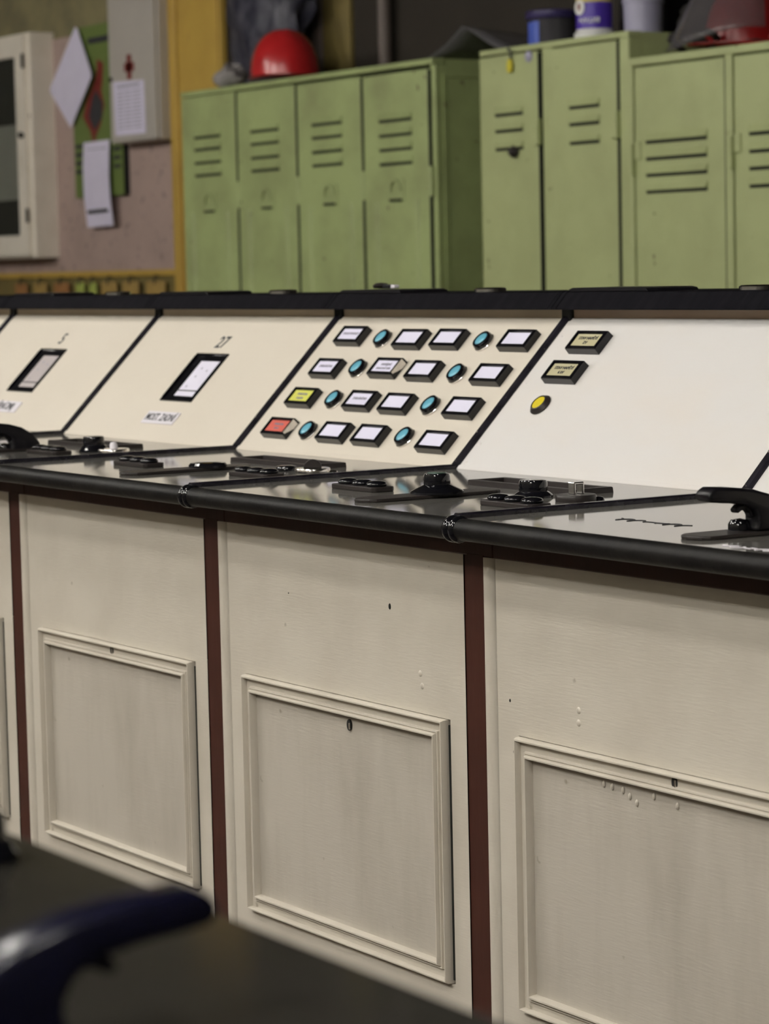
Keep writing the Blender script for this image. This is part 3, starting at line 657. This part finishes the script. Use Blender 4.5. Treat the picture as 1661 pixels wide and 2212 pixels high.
on_jar(MB().lathe([(.007, .0008), (.007, .0014), (.0001, .0015)], n=14, cap=False, sy=1.5), 'label_dot', M_['posterred'], 268, .096)
a = R(306)
put_text('EXTAN', .019, M_['enamel'], 'label_lettering', jr, Matrix(((-math.sin(a), 0, math.cos(a), .0528 * math.cos(a)), (math.cos(a), 0, math.sin(a), .0528 * math.sin(a)), (0, 1, 0, .058), (0, 0, 0, 1))) @ Matrix.Rotation(math.pi, 4, 'Z'))

bu = empty('plastic_bucket', (-3.635, 3.085, 1.814), 'lavender-grey plastic bucket beside the upturned jar', 'bucket')
put(MB().lathe([(.049, 0), (.053, .003), (.056, .095), (.059, .097), (.059, .105), (.057, .107), (.061, .20)], n=32), 'bucket_body', M_['bucket'], bu, smooth=35)
put(MB().lathe([(.063, .196), (.064, .20), (.064, .21), (.061, .213), (.057, .20)], n=32, cap=False), 'bucket_rim', M_['bucket'], bu, smooth=35)

def lump(c, r, n=14, k=9, sc=(1, 1, 1), amp=.18, seed=1):
    rnd = random.Random(seed); ph = [rnd.uniform(0, 6.3) for _ in range(6)]; mb = MB(); vs_ = []
    for j in range(k + 1):
        t = math.pi * j / k - math.pi / 2
        for i in range(n):
            a = 2 * math.pi * i / n
            q = r * (1 + amp * math.sin(3 * a + ph[0] + 2 * t) + amp * .7 * math.sin(5 * a + ph[1]) * math.cos(4 * t + ph[2]))
            vs_.append((c[0] + q * math.cos(t) * math.cos(a) * sc[0], c[1] + q * math.cos(t) * math.sin(a) * sc[1], c[2] + q * math.sin(t) * sc[2]))
    fs = [(j*n + i, j*n + (i+1) % n, (j+1)*n + (i+1) % n, (j+1)*n + i) for j in range(k) for i in range(n)]
    return mb.add(vs_, fs)
gl = empty('work_gloves', (-3.505, 3.20, 1.815), 'dark bunched work gloves beside the grey bucket', 'gloves')
put(lump((0, 0, .058), .05, sc=(1.2, 1, .9), seed=3), 'glove_palm', M_['glove'], gl, smooth=80)
put(lump((-.03, -.03, .042), .03, sc=(1.2, 1, .9), seed=5), 'glove_cuff', M_['glove'], gl, smooth=80)
for q in range(4): put(MB().tube([(.02 + q * .012, -.03 + q * .018, .05), (.055 + q * .012, -.04 + q * .02, .062 - q * .006), (.085 + q * .01, -.045 + q * .022, .05 - q * .008)], [.013, .012, .008], 8), 'glove_finger', M_['glove'], gl, smooth=60)

# garment bag hanging on the wall behind the four-door lockers
def sheetbag(name, loc, w, h, d, m, label, cat, seed):
    rnd = random.Random(seed); ph = [rnd.uniform(0, 6.3) for _ in range(9)]; n, k = 26, 24; mb = MB(); vs_ = []
    for j in range(k + 1):
        z = h * j / k
        for i in range(n):
            a = 2 * math.pi * i / n
            f = 1 + .10 * math.sin(5 * a + ph[0] + z * 9) + .07 * math.sin(9 * a + ph[1] - z * 21) + .06 * math.sin(13 * a + ph[2] + z * 33)
            f *= (1 + .12 * math.sin(z * 17 + ph[3] + 2 * a)) * (.92 + .10 * math.sin(z * 5 + ph[4]))
            vs_.append((w / 2 * math.cos(a) * f, d / 2 * math.sin(a) * f, z))
    fs = [(j*n + i, j*n + (i+1) % n, (j+1)*n + (i+1) % n, (j+1)*n + i) for j in range(k) for i in range(n)]
    fs += [tuple(range(n))[::-1], tuple(range(k*n, (k+1)*n))]
    e = empty(name, loc, label, cat)
    put(mb.add(vs_, fs), 'bag_film', m, e, smooth=60)
    return e
gb = sheetbag('garment_bag', (-5.98, 3.24, 1.83), .46, .80, .14, M_['plastic'], 'dark clothes in crumpled plastic cover hanging behind the red hard hat', 'garment bag', 4)
put(MB().tube([(0, 0, .80), (0, .02, .86), (.02, .06, .90), (.0, .12, .87)], .006, 8), 'hanger_hook', M_['chrome'], gb, smooth=60)
cp_ = tag(put(lump((0, 0, .03), .045, sc=(1.5, 1.2, .8), amp=.25, seed=9), 'crumpled_bag', M_['clearplastic'], smooth=60), 'crumpled clear plastic bag on locker top beside the yellow post', 'bag')
cp_.location = (-5.87, 3.02, 1.835)

# ------------------------------------------------------------------ things on the rear wall
wc = empty('wall_cabinet', (-8.75, 3.4, 1.262), 'ivory wooden wall cabinet with dark glass door at left picture edge', 'cabinet')
wx0, wx1 = -.70, .705
put(MB().box(wx0, wx1, -.115, -.001, 0, .95).box(wx0 + .02, wx1 - .02, -.116, -.10, .02, .93), 'cabinet_body', M_['cabpaint'], wc, bevel=.003)
put(MB().box(wx0 + .1, wx1 - .12, -.1165, -.115, .08, .87), 'cabinet_interior', M_['dark'], wc)
df = put(MB().frame(wx0 + .01, wx1 - .03, .01, .94, [(0, .0), (0, .018), (.085, .018), (.09, .006)]).xf(MF), 'door_frame', M_['cabpaint'], wc, M=T((0, -.116, 0)), smooth=20)
put(MB().box(wx0 + .09, wx1 - .11, -.010, -.007, .09, .86), 'pane', M_['glass'], df)
put(MB().box(.30, .585, -.004, -.002, .25, .57), 'notice_sheet', M_['boxpaint'], df)
put(MB().lathe([(.012, 0), (.014, .014), (.009, .02), (.0001, .021)], n=14, cap=False).xf(MF), 'door_knob', M_['grey'], df, M=T((wx1 - .055, -.018, .52)), smooth=40)
for z in (.15, .8): put(MB().box(wx1 - .035, wx1 - .025, -.026, -.016, z, z + .06), 'hinge', M_['grey'], df)

fa = empty('first_aid_box', (-7.153, 3.4, 1.706), 'grey-ivory metal first-aid box with small red cross on the wall', 'first-aid box')
put(MB().box(-.197, .197, -.085, -.001, 0, .60), 'box_body', M_['boxpaint'], fa, bevel=.008)
fd = put(MB().box(-.197, .190, -.100, -.086, .002, .598), 'box_door', M_['boxpaint'], fa, bevel=.006)
put(MB().box(-.062, .022, -.1018, -.0998, .278, .312).box(-.038, -.002, -.1018, -.0998, .246, .344), 'red_cross', M_['posterred'], fd)
put(MB().lathe([(.010, 0), (.010, .008), (.0001, .010)], n=12, cap=False).xf(MF), 'box_lock', M_['grey'], fd, M=T((-.178, -.100, .255)), smooth=40)
pa = empty('inventory_sheet', (-7.175, 3.2985, 1.735), 'white printed table sheet stuck on the first-aid box door', 'paper')
put(MB().prism([(-.130, .001), (.130, -.001), (.125, .208), (-.140, .216)], -.0005, .0005, lambda a, b, d: (a, d, b)), 'sheet', M_['wallpaper_sheet'], pa)
for i in range(11):
    for x0_, x1_ in ((-.105, -.055), (-.045, .015), (.025, .1)): put(MB().box(x0_, x1_, -.0008, -.0004, .026 + i * .0145, .030 + i * .0145), 'text_line', M_['greyink'], pa)
put(MB().box(-.11, .09, -.0008, -.0004, .19, .198), 'heading', M_['greyink'], pa)

po = empty('safety_poster', (-7.60, 3.392, 1.505), 'green safety poster board with dark red figure partly hidden by papers', 'poster')
put(MB().box(-.215, .228, -.024, 0, 0, .70), 'board', M_['dark'], po)
pf = put(MB().box(-.215, .222, -.0262, -.0238, 0, .70), 'poster_face', M_['poster'], po)
fig = [(.035, .56), (.085, .54), (.075, .47), (.062, .43), (.085, .37), (.055, .30), (.005, .245), (.0, .20), (-.03, .16), (-.018, .225), (-.035, .27), (-.095, .33), (-.055, .40), (.0, .455), (.03, .50)]
put(MB().prism([(x * 1.1 - .02, z) for x, z in fig], -.0272, -.0262, lambda a, b, d: (a, d, b)), 'red_figure', M_['posterred'], pf)
put(MB().prism([(-.07, .33), (-.02, .27), (.05, .32), (.06, .38), (.0, .435), (-.035, .40)], -.0280, -.0272, lambda a, b, d: (a, d, b)), 'black_figure', M_['ink'], pf)
put(MB().box(-.06, .2, -.0272, -.0262, .625, .65), 'poster_heading', M_['ink'], pf)
for i, z in enumerate((.10, .135, .17, .205)):
    put(MB().box(-.205, -.12, -.0272, -.0262, z, z + .016), 'poster_text', M_['ink'], pf)
    put(MB().box(.14, .205, -.0272, -.0262, z + .01, z + .026), 'poster_text', M_['ink'], pf)
def paper(name, loc, poly, label, rot=0):
    e = empty(name, loc, label, 'paper')
    e.rotation_euler = (0, rot, 0)
    put(MB().prism(poly, -.0006, .0006, lambda a, b, d: (a, d - .010 * math.sin(b * 9), b)), 'sheet', M_['wallpaper_sheet'], e)
    return e
ls = paper('hanging_list', (-7.570, 3.352, 1.38), [(-.117, .0), (.118, .004), (.112, .10), (.108, .20), (.106, .30), (.104, .352), (-.130, .350), (-.128, .25), (-.124, .12)], 'long white printed list hanging over the green poster')
for i in range(13): put(MB().box(-.1, .075 - .03 * (i % 3), -.0030, -.0024, .112 + i * .017, .118 + i * .017), 'text_line', M_['greyink'], ls)
put(MB().box(-.09, .085, -.0125, -.0018, .058, .072), 'black_bar', M_['ink'], ls, M=Matrix.Rotation(R(-1), 4, 'Y'))
paper('loose_sheet', (-7.77, 3.345, 1.796), [(-.03, 0), (.193, .195), (.190, .215), (.05, .402), (.028, .412), (-.194, .175), (-.194, .160)], 'blank white sheet hanging by its corner beside the green poster')

# key rack with tags
rk = empty('key_rack', (-7.65, 3.392, 1.05), 'dark olive key rack board along the lower edge of the pink panel', 'rack')
put(MB().box(-1.2, .685, -.02, 0, 0, .148), 'rack_board', M_['rack'], rk, bevel=.003)
put(MB().box(-1.2, .685, -.030, -.02, .126, .150), 'rack_rail', M_['yellow'], rk, bevel=.003)
TAGS = [(-8.408, -8.277, 'tago'), (-8.224, -8.079, 'tagy'), (-8.028, -7.865, 'tago'), (-7.810, -7.722, 'tagg'), (-7.689, -7.614, 'tagg'), (-7.582, -7.424, 'tagy'), (-7.393, -7.230, 'tagy'), (-7.189, -7.002, 'tagy')]
WORDS = ['leftmost orange-brown wooden tag on the key rack', 'second wooden tag from the left on the key rack', 'third tag on the key rack, orange-brown, left of the lime pair', 'left one of two lime green tags on the key rack',
         'right one of two lime green tags on the key rack', 'ochre wooden tag just right of the lime pair on the rack', 'seventh tag from the left on the key rack, ochre', 'rightmost ochre tag on the key rack beside the yellow post']
for (a, b, m), wds in zip(TAGS, WORDS):
    t = empty('key_tag', ((a + b) / 2, 3.351, 1.172), wds, 'key tag', 'key tags on the rack')
    w2 = (b - a) / 2 * .82
    put(MB().box(-w2, w2, -.008, .004, -.105, -.018), 'tag_plate', M_[m], t, bevel=.008, seg=3)
    put(MB().tube([(0, .0105, .0), (0, -.002, .006), (0, -.009, -.006), (0, -.009, -.03)], .004, 6), 'tag_hook', M_['grey'], t)
